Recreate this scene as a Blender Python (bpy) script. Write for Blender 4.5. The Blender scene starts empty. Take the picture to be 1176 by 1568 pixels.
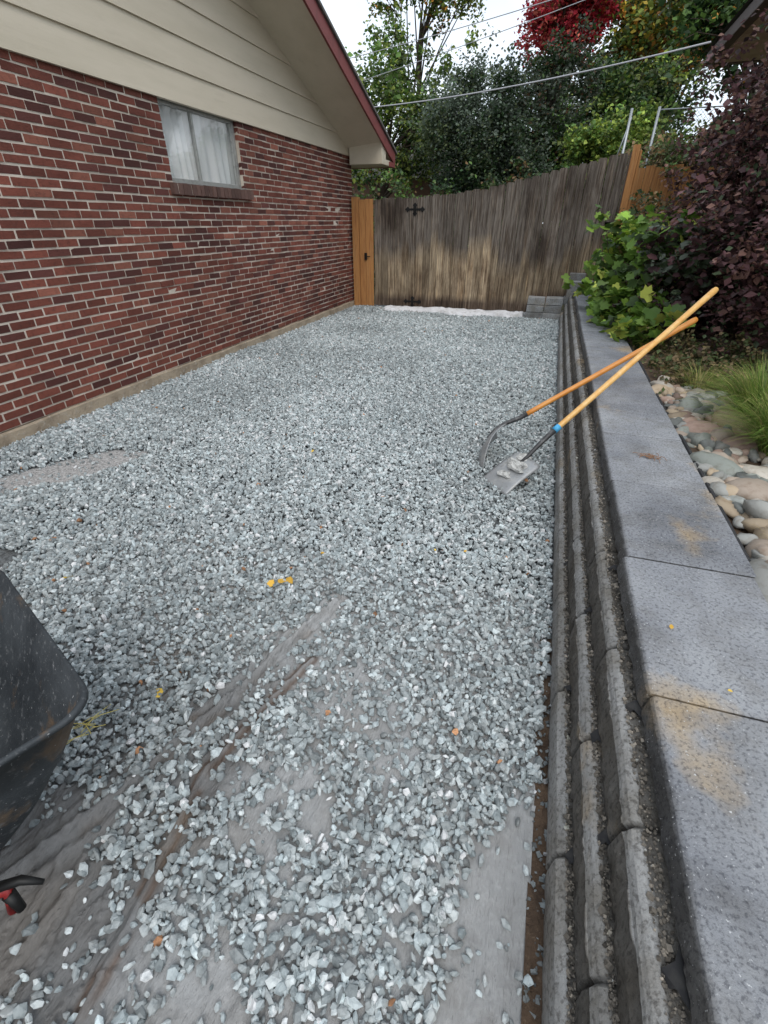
import bpy, math, random
import numpy as np
from mathutils import Vector, Matrix
rng=np.random.default_rng(7); random.seed(7)
scn=bpy.context.scene
COL=scn.collection

# ------------------------------------------------------------------ helpers
def link(o,parent=None):
    COL.objects.link(o)
    if parent: o.parent=parent
    return o
def empty(name,loc=(0,0,0)):
    e=bpy.data.objects.new(name,None); COL.objects.link(e); e.location=loc; e.empty_display_size=.2
    return e
def mesh_np(name,V,F,mat,cols=None,smooth=False,parent=None):
    V=np.asarray(V,dtype=np.float32).reshape(-1,3); F=np.asarray(F,dtype=np.int32)
    me=bpy.data.meshes.new(name)
    me.vertices.add(len(V)); me.vertices.foreach_set('co',V.ravel())
    n=F.shape[1]; me.loops.add(F.size); me.loops.foreach_set('vertex_index',F.ravel())
    me.polygons.add(len(F)); me.polygons.foreach_set('loop_start',np.arange(0,F.size,n,dtype=np.int32))
    try: me.polygons.foreach_set('loop_total',np.full(len(F),n,dtype=np.int32))
    except Exception: pass
    me.polygons.foreach_set('use_smooth',np.full(len(F),smooth,dtype=bool))
    me.update(calc_edges=True); me.validate()
    if cols is not None:
        c=np.ones((len(V),4),dtype=np.float32); c[:,:3]=np.asarray(cols).reshape(-1,3)
        a=me.attributes.new('Col','FLOAT_COLOR','POINT'); a.data.foreach_set('color',c.ravel())
    me.materials.append(mat)
    o=bpy.data.objects.new(name,me); return link(o,parent)
def batch(name,V,F,mat,cols=None,**k):
    N,kk,_=V.shape
    FF=(F[None]+(np.arange(N)*kk)[:,None,None]).reshape(-1,F.shape[1])
    if cols is not None and cols.ndim==2: cols=np.repeat(cols[:,None],kk,1)
    return mesh_np(name,V.reshape(-1,3),FF,mat,cols,**k)
BOXV=np.array([[x,y,z] for x in(-.5,.5) for y in(-.5,.5) for z in(-.5,.5)])
BOXF=np.array([[0,1,3,2],[4,6,7,5],[0,4,5,1],[2,3,7,6],[0,2,6,4],[1,5,7,3]])
def boxes(name,L,mat,cols=None,jit=0,parent=None,bevel=0):
    L=np.array(L,dtype=float)
    c=np.stack([(L[:,0]+L[:,1])/2,(L[:,2]+L[:,3])/2,(L[:,4]+L[:,5])/2],1); s=np.stack([L[:,1]-L[:,0],L[:,3]-L[:,2],L[:,5]-L[:,4]],1)
    V=c[:,None]+BOXV[None]*s[:,None]
    if jit: V=V+rng.normal(0,jit,V.shape)
    o=batch(name,V,BOXF,mat,None if cols is None else np.array(cols),parent=parent)
    if bevel:
        m=o.modifiers.new('b','BEVEL'); m.width=bevel; m.segments=2; m.limit_method='ANGLE'
    return o
def tube(pts,rad,sides=8):
    pts=[Vector(p) for p in pts]; V=[];F=[]
    n=len(pts)
    for i,p in enumerate(pts):
        t=(pts[min(i+1,n-1)]-pts[max(i-1,0)]).normalized()
        a=t.cross(Vector((0,0,1)))
        if a.length<.05: a=t.cross(Vector((1,0,0)))
        a.normalize(); b=t.cross(a)
        r=rad[i] if hasattr(rad,'__len__') else rad
        for k in range(sides):
            th=2*math.pi*k/sides; V.append(p+a*math.cos(th)*r+b*math.sin(th)*r)
    for i in range(n-1):
        for k in range(sides):
            F.append([i*sides+k,i*sides+(k+1)%sides,(i+1)*sides+(k+1)%sides,(i+1)*sides+k])
    return [tuple(v) for v in V],F
class B:
    def __init__(s): s.v=[];s.f=[]
    def add(s,v,f):
        o=len(s.v); s.v+=list(v); s.f+=[[i+o for i in q] for q in f]
    def tube(s,p,r,sides=8,caps=True):
        v,f=tube(p,r,sides)
        if caps: f=f+[list(range(sides))[::-1],list(range(len(v)-sides,len(v)))]
        s.add(v,f)
    def box(s,x0,x1,y0,y1,z0,z1):
        s.add([(x,y,z) for x in(x0,x1) for y in(y0,y1) for z in(z0,z1)],BOXF.tolist())
    def obj(s,name,mat,smooth=False,parent=None,M=None):
        me=bpy.data.meshes.new(name); me.from_pydata([tuple(v) for v in s.v],[],s.f)
        if M is not None: me.transform(M)
        me.materials.append(mat)
        if smooth: me.polygons.foreach_set('use_smooth',[True]*len(me.polygons))
        me.update()
        return link(bpy.data.objects.new(name,me),parent)

def vnoise(x,y,s,seed=0):
    x=np.asarray(x)*s+seed*17.3+1000; y=np.asarray(y)*s+seed*9.1+1000
    xi=np.floor(x).astype(np.int64); yi=np.floor(y).astype(np.int64); fx=x-xi; fy=y-yi
    fx=fx*fx*(3-2*fx); fy=fy*fy*(3-2*fy)
    def h(a,b):
        n=(a*374761393+b*668265263+seed*1442695)&0xffffffff
        n=((n^(n>>13))*1274126177)&0xffffffff
        return ((n^(n>>16))&0xffff)/65535.
    return (h(xi,yi)*(1-fx)+h(xi+1,yi)*fx)*(1-fy)+(h(xi,yi+1)*(1-fx)+h(xi+1,yi+1)*fx)*fy

# ------------------------------------------------------------------ materials
def M(name,base=None,rough=.8,layers=(),bump=(),attr=False,metal=0,spec=.4,transl=0):
    m=bpy.data.materials.new(name); m.use_nodes=True; nt=m.node_tree; N=nt.nodes; L=nt.links
    p=N['Principled BSDF']; p.inputs['Roughness'].default_value=rough; p.inputs['Metallic'].default_value=metal
    p.inputs['Specular IOR Level'].default_value=spec
    tc=N.new('ShaderNodeTexCoord')
    if attr:
        a=N.new('ShaderNodeAttribute'); a.attribute_name='Col'; cur=a.outputs['Color']
    else:
        r=N.new('ShaderNodeRGB'); r.outputs[0].default_value=(*base,1); cur=r.outputs[0]
    def noise(scale,stretch=(1,1,1),detail=5):
        mp=N.new('ShaderNodeMapping'); mp.inputs['Scale'].default_value=stretch; L.new(tc.outputs['Object'],mp.inputs[0])
        n=N.new('ShaderNodeTexNoise'); n.inputs['Scale'].default_value=scale; n.inputs['Detail'].default_value=detail
        n.inputs['Roughness'].default_value=.62
        L.new(mp.outputs[0],n.inputs['Vector']); return n.outputs['Fac']
    for ly in layers:
        scale,col,lo,hi=ly[:4]; st=ly[4] if len(ly)>4 else (1,1,1); mode=ly[5] if len(ly)>5 else 'MIX'
        f=noise(scale,st); mr=N.new('ShaderNodeMapRange'); mr.inputs[1].default_value=lo; mr.inputs[2].default_value=hi
        mr.inputs[3].default_value=0; mr.inputs[4].default_value=ly[6] if len(ly)>6 else 1
        L.new(f,mr.inputs[0])
        mx=N.new('ShaderNodeMix'); mx.data_type='RGBA'; mx.blend_type=mode
        L.new(mr.outputs[0],mx.inputs[0]); L.new(cur,mx.inputs[6]); mx.inputs[7].default_value=(*col,1); cur=mx.outputs[2]
    L.new(cur,p.inputs['Base Color'])
    prev=None
    for (scale,dist,*st) in bump:
        f=noise(scale,st[0] if st else (1,1,1),8); b=N.new('ShaderNodeBump'); b.inputs['Distance'].default_value=dist; b.inputs['Strength'].default_value=1
        L.new(f,b.inputs['Height'])
        if prev: L.new(prev,b.inputs['Normal'])
        prev=b.outputs[0]
    if prev: L.new(prev,p.inputs['Normal'])
    if transl:
        t=N.new('ShaderNodeBsdfTranslucent'); L.new(cur,t.inputs[0]); mx=N.new('ShaderNodeMixShader'); mx.inputs[0].default_value=transl
        L.new(p.outputs[0],mx.inputs[1]); L.new(t.outputs[0],mx.inputs[2]); L.new(mx.outputs[0],N['Material Output'].inputs[0])
    return m
MU='MULTIPLY'
m_stone=M('crushed_stone',attr=True,rough=.85,layers=[(70,(.62,.64,.66),.45,.7,(1,1,1),MU)],bump=[(90,.002)])
m_river=M('river_stone',attr=True,rough=.6,layers=[(25,(.6,.52,.45),.5,.8,(1,1,1),MU)],bump=[(40,.003)])
m_brick=M('red_brick',attr=True,rough=.9,layers=[(30,(.06,.025,.02),.5,.8,(1,1,1),'MIX',.7),(7,(.34,.2,.16),.66,.9,(1,1,1),'MIX',.3),(.8,(.7,.68,.68),.45,.65,(1,1,1),MU)],bump=[(60,.004),(250,.002)])
m_mortar=M('mortar',(.68,.60,.51),.95,[(8,(.47,.40,.34),.45,.8),(.9,(.8,.78,.75),.45,.65,(1,1,1),MU)],[(80,.004)])
m_found=M('foundation_concrete',(.42,.34,.25),.95,[(5,(.22,.17,.12),.45,.75),(30,(.50,.46,.40),.55,.8)],[(30,.01),(120,.004)])
m_siding=M('cream_siding_paint',(.62,.545,.425),.55,[(3,(.53,.465,.35),.4,.8,(1,.3,2)),(14,(.42,.36,.27),.6,.85,(1,.15,1.5),'MIX',.5)],[(6,.002,(1,.2,6))])
m_fascia=M('red_fascia_paint',(.21,.05,.047),.5,[(8,(.11,.03,.027),.5,.8)],[(10,.003)])
m_shingle=M('roof_shingles',(.12,.11,.10),.95,[(20,(.2,.18,.16),.5,.8)],[(40,.01)])
m_alum=M('window_aluminium',(.42,.42,.40),.4,[(20,(.25,.24,.22),.5,.8)],metal=.5)
m_dark=M('dark_interior',(.03,.03,.03),.9)
m_curt=M('curtain_cloth',(.86,.86,.84),.9,[(6,(.72,.75,.74),.4,.7,(1,1,.2))],transl=.1)
m_block=M('concrete_block',attr=True,rough=.92,layers=[(3.0,(.40,.30,.18),.60,.72,(1,.6,1),'MIX',.8),(85,(.5,.49,.48),.5,.64,(1,1,1),MU),(150,(.55,.55,.52),.67,.73,(1,1,1),'MIX',.6),(6,(.7,.66,.6),.42,.65,(1,1,1),MU)],bump=[(60,.006),(220,.003)])
m_cap=M('concrete_cap',attr=True,rough=.9,layers=[(2.2,(.66,.67,.70),.38,.62,(1,1,1),MU),(1.7,(.50,.37,.21),.59,.70,(1,1,1),'MIX',.75),(9,(.8,.78,.75),.45,.65,(1,1,1),MU),(110,(.5,.5,.52),.5,.64,(1,1,1),MU),(150,(.65,.66,.67),.64,.69,(1,1,1),'MIX',.8)],bump=[(90,.004),(260,.003)])
m_wood=M('weathered_fence_wood',attr=True,rough=.85,layers=[(5,(.36,.31,.27),.40,.62,(9,9,.45),MU),(3,(1.6,1.5,1.35),.54,.75,(8,8,.7),MU),(1.6,(.42,.37,.34),.48,.66,(1.2,1.2,.6),MU),(40,(.4,.37,.35),.52,.72,(4,4,.2),MU)],bump=[(25,.008,(5,5,.25))])
m_cedar=M('new_cedar',(.46,.22,.075),.7,[(6,(.28,.11,.035),.45,.7,(8,8,.5)),(4,(.52,.32,.15),.55,.8,(6,6,.4))],[(25,.004,(5,5,.2))])
m_iron=M('black_iron',(.012,.012,.012),.5,metal=.3)
m_galv=M('galvanised_steel',(.35,.37,.38),.45,metal=.8)
m_bark=M('bark',(.07,.05,.038),.95,[(10,(.03,.022,.017),.45,.7,(3,3,.5))],[(14,.02,(3,3,.5))])
m_leaf=M('leaves',attr=True,rough=.55,transl=.3,spec=.3)
m_soil=M('soil',(.13,.085,.055),.98,[(12,(.06,.04,.028),.45,.7),(60,(.26,.19,.13),.6,.8)],[(15,.03),(80,.01)])
m_ground=M('ground',(.10,.09,.05),.98,[(1.5,(.05,.06,.025),.4,.7),(30,(.16,.13,.08),.55,.8)],[(10,.03)])
m_fabric=M('landscape_fabric',attr=True,rough=.6,spec=.45,layers=[(4,(.78,.75,.72),.45,.7,(1,1,1),MU),(40,(1.25,1.25,1.25),.5,.75,(1,1,1),MU),(12,(.72,.71,.70),.55,.7,(1,1,1),MU)],bump=[(7,.035,(2.2,.5,1)),(26,.008,(1.6,.6,1)),(500,.0008)])
m_bed=M('gravel_fines',attr=True,rough=.95,layers=[(60,(.5,.5,.5),.45,.6,(1,1,1),MU)],bump=[(60,.02)])
m_white=M('white_fabric',(.70,.70,.72),.8,[(9,(.5,.49,.48),.5,.7)],[(10,.03)])
m_tub=M('black_poly_tub',(.016,.020,.024),.65,[(4,(.05,.057,.063),.40,.68),(7,(.13,.085,.05),.56,.66,(1,1,1),'MIX',.85),(45,(.15,.155,.16),.57,.7,(1,1,1),'MIX',.7),(140,(.4,.4,.4),.66,.70)],[(60,.003)])
m_redp=M('red_paint',(.25,.015,.015),.4,[(20,(.08,.01,.01),.5,.7)])
m_rubber=M('tyre_rubber',(.02,.02,.02),.85,[(20,(.08,.07,.06),.5,.7)],[(40,.003)])
m_handle=M('ash_wood_handle',(.76,.47,.17),.35,[(4,(.68,.34,.08),.4,.7,(3,3,3)),(30,(.8,.58,.3),.5,.8)],[(60,.0006)])
m_handle2=M('orange_wood_handle',(.72,.33,.08),.35,[(6,(.6,.22,.04),.4,.7)],[(60,.0006)])
m_blade=M('worn_steel',(.32,.33,.34),.5,[(15,(.45,.45,.44),.45,.7),(30,(.14,.13,.12),.55,.8)],[(60,.001)],metal=.4)
m_socket=M('dark_steel',(.06,.06,.062),.5,[(20,(.2,.2,.2),.5,.8)],metal=.4)
m_blue=M('blue_tape',(.08,.4,.7),.5)
m_plaster=M('dried_concrete_lump',(.56,.56,.54),.95,[(20,(.30,.30,.29),.48,.66)],[(30,.02)])
m_wire=M('cable',(.40,.40,.42),.6)
m_cloth=M('black_fabric',(.03,.03,.032),.9,[(20,(.06,.058,.055),.5,.7)])
m_tanw=M('neighbour_paint',(.42,.33,.23),.7,[(4,(.3,.22,.15),.4,.7)])
m_brown=M('brown_trim',(.06,.042,.036),.6)
def glass():
    m=bpy.data.materials.new('window_glass'); m.use_nodes=True; N=m.node_tree.nodes; L=m.node_tree.links; N.clear()
    o=N.new('ShaderNodeOutputMaterial'); t=N.new('ShaderNodeBsdfTransparent'); t.inputs[0].default_value=(.98,.98,.98,1)
    g=N.new('ShaderNodeBsdfGlossy'); g.inputs['Roughness'].default_value=.03; x=N.new('ShaderNodeMixShader'); x.inputs[0].default_value=.07
    L.new(t.outputs[0],x.inputs[1]); L.new(g.outputs[0],x.inputs[2]); L.new(x.outputs[0],o.inputs[0]); return m
m_glass=glass()

# ------------------------------------------------------------------ camera
cam=bpy.data.cameras.new('camera'); co=bpy.data.objects.new('camera',cam); COL.objects.link(co); scn.camera=co
cam.sensor_fit='HORIZONTAL'; cam.sensor_width=36; cam.lens=715/1176*36; cam.clip_start=.03; cam.clip_end=2000
co.location=(0,0,1.5); co.rotation_euler=(math.radians(90-31.84),0,math.radians(17.9))

# ------------------------------------------------------------------ world / sun
w=bpy.data.worlds.new('World'); scn.world=w; w.use_nodes=True; N=w.node_tree.nodes; L=w.node_tree.links
bg=N['Background']; sky=N.new('ShaderNodeTexSky'); sky.sky_type='NISHITA'; sky.sun_disc=False
SE,SR=math.radians(52),math.radians(150)
sky.sun_elevation=SE; sky.sun_rotation=SR; sky.dust_density=2.0
tc=N.new('ShaderNodeTexCoord'); nz=N.new('ShaderNodeTexNoise'); nz.inputs['Scale'].default_value=3.5; nz.inputs['Detail'].default_value=6
L.new(tc.outputs['Generated'],nz.inputs['Vector'])
mr=N.new('ShaderNodeMapRange'); mr.inputs[1].default_value=.35; mr.inputs[2].default_value=.62; mr.inputs[3].default_value=0; mr.inputs[4].default_value=1
L.new(nz.outputs['Fac'],mr.inputs[0])
cm=N.new('ShaderNodeMix'); cm.data_type='RGBA'; L.new(mr.outputs[0],cm.inputs[0]); cm.inputs[6].default_value=(6.0,7.0,8.2,1); cm.inputs[7].default_value=(9.6,10.1,10.6,1)
mx=N.new('ShaderNodeMix'); mx.data_type='RGBA'; mx.inputs[0].default_value=.87; L.new(sky.outputs[0],mx.inputs[6]); L.new(cm.outputs[2],mx.inputs[7])
L.new(mx.outputs[2],bg.inputs[0]); bg.inputs[1].default_value=.15
sun=bpy.data.lights.new('sun','SUN'); so=bpy.data.objects.new('sun',sun); COL.objects.link(so)
sun.energy=1.5; sun.angle=math.radians(35); sun.color=(1,.96,.9)
sd=Vector((math.cos(SE)*math.sin(SR),math.cos(SE)*math.cos(SR),math.sin(SE)))
so.rotation_euler=sd.to_track_quat('Z','Y').to_euler()
scn.view_settings.view_transform='Standard'; scn.view_settings.look='None'; scn.view_settings.exposure=0

# ------------------------------------------------------------------ ground
g=np.array([[-400,-400,-.06],[400,-400,-.06],[400,600,-.06],[-400,600,-.06]])
mesh_np('ground',g,np.array([[0,1,2,3]]),m_ground)

def pdist(x,y,P):
    d=np.full(np.shape(x),9.)
    for (ax,ay),(bx,by) in zip(P[:-1],P[1:]):
        t=np.clip(((x-ax)*(bx-ax)+(y-ay)*(by-ay))/((bx-ax)**2+(by-ay)**2),0,1)
        d=np.minimum(d,np.hypot(x-ax-t*(bx-ax),y-ay-t*(by-ay)))
    return d
S1=[(-.70,1.45),(-.80,1.1),(-.87,.85),(-.95,.58),(-1.03,.38),(-1.12,.2),(-1.2,-.1)]
S2=[(-.66,1.12),(-.74,.85),(-.79,.6),(-.765,.42),(-.745,.25),(-.72,.05),(-.7,-.3)]
S3=[(-.88,.62),(-.90,.42),(-.93,.25),(-.95,.05),(-.97,-.2)]
def ss(a,b,v): t=np.clip((v-a)/(b-a),0,1); return t*t*(3-2*t)
def cover(x,y):
    n=vnoise(x,y,6,1)*.5+vnoise(x,y,14,2)*.35+vnoise(x,y,30,3)*.15
    c=np.ones(np.shape(x))
    d1=pdist(x,y,S1)+(n-.5)*.14; c*=.05+.95*ss(.0,.07,d1)
    d2=pdist(x,y,S2)+(n-.5)*.09; c*=.12+.88*ss(.0,.045,d2)
    left=ss(-.74,-.86,x)*ss(.70,.42,y); c*=1-.86*left*ss(.66,.5,n)
    near=ss(1.1,.6,y); c*=1-.70*near*ss(.42,.34,n)
    low=ss(.38,.12,y); c*=1-.35*low
    mid=ss(1.7,1.0,y)*ss(.0,-.3,x)*ss(-1.2,-.9,x); c*=1-.5*mid*ss(.42,.34,n)
    e=.02+.13*ss(.5,.85,y); r=ss(e-.02,e+.03,x+(n-.5)*.1)*ss(.93,.80,y+(n-.5)*.12); c*=1-.93*r
    u=(x+3.05)*.58+(y-2.15)*.81; v=-(x+3.05)*.81+(y-2.15)*.58
    c*=1-.95*ss(1.15,.7,np.hypot(u/.62,v/.21)+(n-.5)*.9)
    c*=1-.9*ss(9.35,9.6,y+(n-.5)*.3)*ss(-3.3,-2.9,x)
    c*=1-.6*ss(.12,.03,x+3.88+(n-.5)*.1)
    return c
def fabz(x,y):
    z=.004+.006*vnoise(x,y,5,5)+.003*vnoise(x,y,22,6)
    d1=pdist(x,y,S1); d2=pdist(x,y,S2); d3=pdist(x,y,S3)
    z=z+.030*np.exp(-(d1/.016)**2)*(.5+vnoise(x,y,7,8))+.014*np.exp(-((d1-.05)/.014)**2)+.010*np.exp(-((d1-.10)/.012)**2)*vnoise(x,y,4,18)
    z=z+.020*np.exp(-((d2+.004)/.011)**2)+.012*np.exp(-(d3/.012)**2)*vnoise(x,y,6,19)*2
    wl=ss(-.6,-.75,x)
    q=np.abs(vnoise(x*1.0+y*.35,y*.25,26,33)-.5); z=z+.011*np.exp(-(q/.05)**2)*wl
    q=np.abs(vnoise(x-y*.5,x*.3+y*.4,12,34)-.5); z=z+.010*np.exp(-(q/.03)**2)*(wl*.8+.25)
    return z
def hill(x,y): return .02*(vnoise(x,y,.9,11)-.5)+.008*ss(2,0,y)
def grid(x0,x1,y0,y1,st):
    nx=int((x1-x0)/st)+1; ny=int((y1-y0)/st)+1
    X,Y=np.meshgrid(np.linspace(x0,x1,nx),np.linspace(y0,y1,ny))
    i=np.arange(ny-1)[:,None]*nx+np.arange(nx-1)[None]
    F=np.stack([i,i+1,i+nx+1,i+nx],-1).reshape(-1,4)
    return X,Y,F
X,Y,F=grid(-3.95,.26,-1.2,10.4,.03)
c=cover(X,Y)[...,None]
cols=c*np.array([.18,.192,.197])+(1-c)*np.array([.56,.55,.54])
Z=hill(X,Y)-.012+.012*(1-c[...,0])
mesh_np('gravel_bed',np.stack([X,Y,Z],-1),F,m_bed,cols,smooth=True)
X,Y,F=grid(-2.2,.205,-.7,1.75,.0075)
Z=fabz(X,Y)+hill(X,Y)
d1=pdist(X,Y,S1); d2=pdist(X,Y,S2)
lf=(ss(-.60,-.78,X)*ss(1.3,.8,Y))[...,None]
base=lf*np.array([.175,.175,.174])+(1-lf)*np.array([.35,.352,.352])
br=(np.exp(-((d2-.014)/.010)**2)*ss(.35,.5,vnoise(X,Y,12,21)))[...,None]; base=base*(1-.8*br)+.8*br*np.array([.10,.055,.03])
br=(np.exp(-((d1-.03)/.016)**2)*ss(.4,.7,vnoise(X,Y,8,22)))[...,None]; base=base*(1-.5*br)+.5*br*np.array([.15,.115,.085])
br=(ss(.6,.8,vnoise(X,Y,4,23))*ss(-.6,-.75,X))[...,None]; base=base*(1-.3*br)+.3*br*np.array([.17,.13,.09])
mesh_np('landscape_fabric',np.stack([X,Y,Z],-1),F,m_fabric,base,smooth=True)
X,Y,F=grid(.198,.25,-.7,1.6,.01)
Z=.002+.02*vnoise(X,Y,30,31)+.006
mesh_np('soil_strip',np.stack([X,Y,Z],-1),F,m_soil,smooth=False)
X,Y,F=grid(-3.1,-.40,9.25,9.88,.02)
ed=np.minimum(np.minimum(X+3.1,-.40-X),np.minimum(Y-9.30-.30*vnoise(X,X*0,3,70)-.18*ss(-2.0,-3.0,X),9.88-Y))
Z=hill(X,Y)+.012+.06*np.abs(vnoise(X,Y,6,71)-.5)+.03*vnoise(X,Y,14,72)-.10*ss(.02,-.02,ed)+.02
mesh_np('white_fabric',np.stack([X,Y,Z],-1),F,m_white,smooth=True)

# stones
def ico():
    t=(1+5**.5)/2
    v=np.array([(-1,t,0),(1,t,0),(-1,-t,0),(1,-t,0),(0,-1,t),(0,1,t),(0,-1,-t),(0,1,-t),(t,0,-1),(t,0,1),(-t,0,-1),(-t,0,1)],float)
    v/=np.linalg.norm(v[0]); f=np.array([(0,11,5),(0,5,1),(0,1,7),(0,7,10),(0,10,11),(1,5,9),(5,11,4),(11,10,2),(10,7,6),(7,1,8),(3,9,4),(3,4,2),(3,2,6),(3,6,8),(3,8,9),(4,9,5),(2,4,11),(6,2,10),(8,6,7),(9,8,1)])
    return v,f
def randrot(n):
    q=rng.normal(size=(n,4)); q/=np.linalg.norm(q,axis=1)[:,None]; a,b,c,d=q.T
    return np.stack([1-2*(c*c+d*d),2*(b*c-a*d),2*(b*d+a*c),2*(b*c+a*d),1-2*(b*b+d*d),2*(c*d-a*b),2*(b*d-a*c),2*(c*d+a*b),1-2*(b*b+c*c)],1).reshape(n,3,3)
cube=BOXV*1.25
def scatter(x0,x1,y0,y1,dens,rest=True):
    n=int((x1-x0)*(y1-y0)*dens); x=rng.uniform(x0,x1,n); y=rng.uniform(y0,y1,n)
    k=rng.random(n)<cover(x,y); return x[k],y[k]
def stones(x,y,size,tmpl,cov=None,lift=.016):
    n=len(x); T=np.repeat(tmpl[None],n,0); T=T*(1+rng.normal(0,.21,T.shape))
    sc=size*np.exp(np.clip(rng.normal(0,.30,n),-.8,.55))
    ax=np.stack([rng.uniform(.8,1.35,n),rng.uniform(.6,1.0,n),rng.uniform(.4,.8,n)],1)
    T=T*ax[:,None]*sc[:,None,None]*.5
    R=randrot(n); T=np.einsum('nij,nkj->nki',R,T)
    cv=cover(x,y); z=hill(x,y)+fabz(x,y)*(y<1.75)*(x>-2.2)+sc*.22+rng.random(n)*lift*np.clip(cv*1.4-.4,0,1)
    T=T+np.stack([x,y,z],1)[:,None]
    big=.80+.4*vnoise(x,y,1.1,77)
    b=(np.exp(rng.normal(0,.32,n))*big)[:,None]; tint=rng.random(n)[:,None]
    C=b*((1-tint)*np.array([.375,.425,.435])+tint*np.array([.46,.485,.482])); C=np.clip(C,.07,.74)
    o=rng.random(n)<.0018; C[o]=np.array([.45,.23,.12])*np.exp(rng.normal(0,.3,(o.sum(),1)))
    return T,C
iv,jf=ico()
TT=[];CC=[]
for a in [(-2.4,.215,-.2,1.3,6800,.0212),(-3.3,.235,1.3,2.3,6200,.0215)]:
    x,y=scatter(*a[:5]); T,C=stones(x,y,a[5],iv); TT.append(T);CC.append(C)
T=np.concatenate(TT);C=np.concatenate(CC)
grav=empty('gravel')
batch('stones_near',T,jf,m_stone,C,parent=grav)
TT=[];CC=[]
for a in [(-3.88,-3.3,1.2,2.3,5300,.0225),(-3.88,.235,2.3,4.5,5300,.0222),(-3.88,.235,4.5,7,4000,.0245),(-3.88,.235,7,9.95,3000,.0275)]:
    x,y=scatter(*a[:5]); T,C=stones(x,y,a[5],cube); TT.append(T);CC.append(C)
n=300; x=rng.uniform(.20,.25,n); y=rng.uniform(.2,2.0,n); T,C=stones(x,y,.013,cube); C*=.5; TT.append(T);CC.append(C)
T=np.concatenate(TT);C=np.concatenate(CC)
batch('stones_far',T,BOXF,m_stone,C,parent=grav)

# ------------------------------------------------------------------ brick house
house=empty('brick_house')
WX=-3.9; Y0,Y1=-4.1,10.1; CH=.0677; NC=36; ZB=.10; BL=.198; WT=ZB+NC*CH; GP_=.0155
win=(4.96,6.32,1.86,WT)
mort=[(-4.2,WX-.006,Y0,win[0],ZB,WT),(-4.2,WX-.006,win[1],Y1,ZB,WT),(-4.2,WX-.006,win[0],win[1],ZB,win[2]-.01)]
boxes('mortar_wall',mort,m_mortar,parent=house)
L_=[];C_=[]
for r in range(NC):
    z0=ZB+r*CH+.0075; z1=z0+CH-GP_; y=Y0+(BL+.01)/2*(r%2)-(BL+.01)
    while y<Y1:
        a,b=max(y,Y0),min(y+BL,Y1); y+=BL+GP_
        segs=[(a,b)]
        if z1>win[2]-.03:
            if a<win[1] and b>win[0]:
                segs=[]
                if a<win[0]-.03: segs.append((a,win[0]))
                if b>win[1]+.03: segs.append((win[1],b))
        for a,b in segs:
            if b-a<.03: continue
            px=rng.normal(0,.0018); dz=rng.normal(0,.0013)
            L_.append((WX-.06,WX+px,a+rng.normal(0,.0015),b+rng.normal(0,.0015),z0+dz,z1+dz))
            k=rng.random(); base=np.array([.185,.056,.038]) if k<.60 else (np.array([.11,.036,.029]) if k<.86 else np.array([.25,.09,.06]))
            C_.append(base*math.exp(rng.normal(0,.18)))
boxes('bricks',L_,m_brick,C_,jit=.0013,parent=house)
L_=[];C_=[]
for r in range(NC):
    z0=ZB+r*CH+.006; z1=z0+CH-.0125; x=WX-.07-(BL+.01)*.5*(r%2)
    while x>-9:
        L_.append((x-BL,x,Y1-.05,Y1+.004,z0,z1)); x-=BL+.011; C_.append(np.array([.16,.04,.028])*math.exp(rng.normal(0,.2)))
boxes('bricks_back',L_,m_brick,C_,jit=.001,parent=house)
boxes('back_wall_core',[(-14,-4.2,Y1-.3,Y1-.006,-.05,WT),(-14,-13.8,Y0,Y1-.3,-.05,WT)],m_mortar,parent=house)
yy=np.linspace(Y0,Y1+.02,500); fr=.012+.012*vnoise(yy,yy*0,6,40); tp=ZB+.002-.012*vnoise(yy,yy*0,3,41)
V=np.stack([np.stack([WX+fr+.008,yy,yy*0-.06],1),np.stack([WX+fr,yy,tp-.012],1),np.stack([WX+fr-.01,yy,tp],1),np.stack([yy*0+WX-.05,yy,tp],1)],1)
i=np.arange(499)[:,None]*4+np.arange(3)[None]; F=np.stack([i,i+4,i+5,i+1],-1).reshape(-1,4)
mesh_np('foundation',V,F,m_found,parent=house,smooth=False)
L_=[];C_=[]
y=win[0]-.06
while y<win[1]+.1:
    L_.append((WX-.08,WX+.055+rng.normal(0,.002),y,y+.062,1.745,1.845)); y+=.073; C_.append(np.array([.14,.08,.065])*math.exp(rng.normal(0,.2)))
sl=boxes('window_sill_bricks',L_,m_brick,C_,jit=.0015,parent=house)
boxes('window_sill_mortar',[(WX-.08,WX+.045,win[0]-.055,y-.018,1.75,1.838)],m_mortar,parent=house)
fx=WX-.075
L_=[(fx-.03,fx+.03,win[0],win[0]+.04,win[2]-.01,win[3]),(fx-.03,fx+.03,win[1]-.04,win[1],win[2]-.01,win[3]),
    (fx-.03,fx+.03,win[0]+.04,win[1]-.04,win[2]-.01,win[2]+.035),(fx-.03,fx+.03,win[0]+.04,win[1]-.04,win[3]-.04,win[3]),
    (fx-.018,fx+.018,5.52,5.55,win[2]+.035,win[3]-.04),(fx-.01,fx+.022,win[1]-.075,win[1]-.04,win[2]+.035,win[3]-.04)]
boxes('window_frame',L_,m_alum,parent=house,bevel=.003)
boxes('window_sill_metal',[(fx+.03,WX+.03,win[0],win[1],win[2]-.016,win[2]-.003)],m_alum,parent=house)
boxes('window_glass',[(fx-.004,fx,win[0]+.041,win[1]-.041,win[2]+.036,win[3]-.041)],m_glass,parent=house)
cy=np.linspace(win[0]+.02,win[1]-.02,220); cz=np.linspace(win[2],win[3],20)
CY,CZ=np.meshgrid(cy,cz); CX=fx-.042+.014*np.sin(CY*45+2*np.sin(CY*7)+(CZ-2)*1.5)+.012*np.sin(CY*11+CZ*3)
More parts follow.
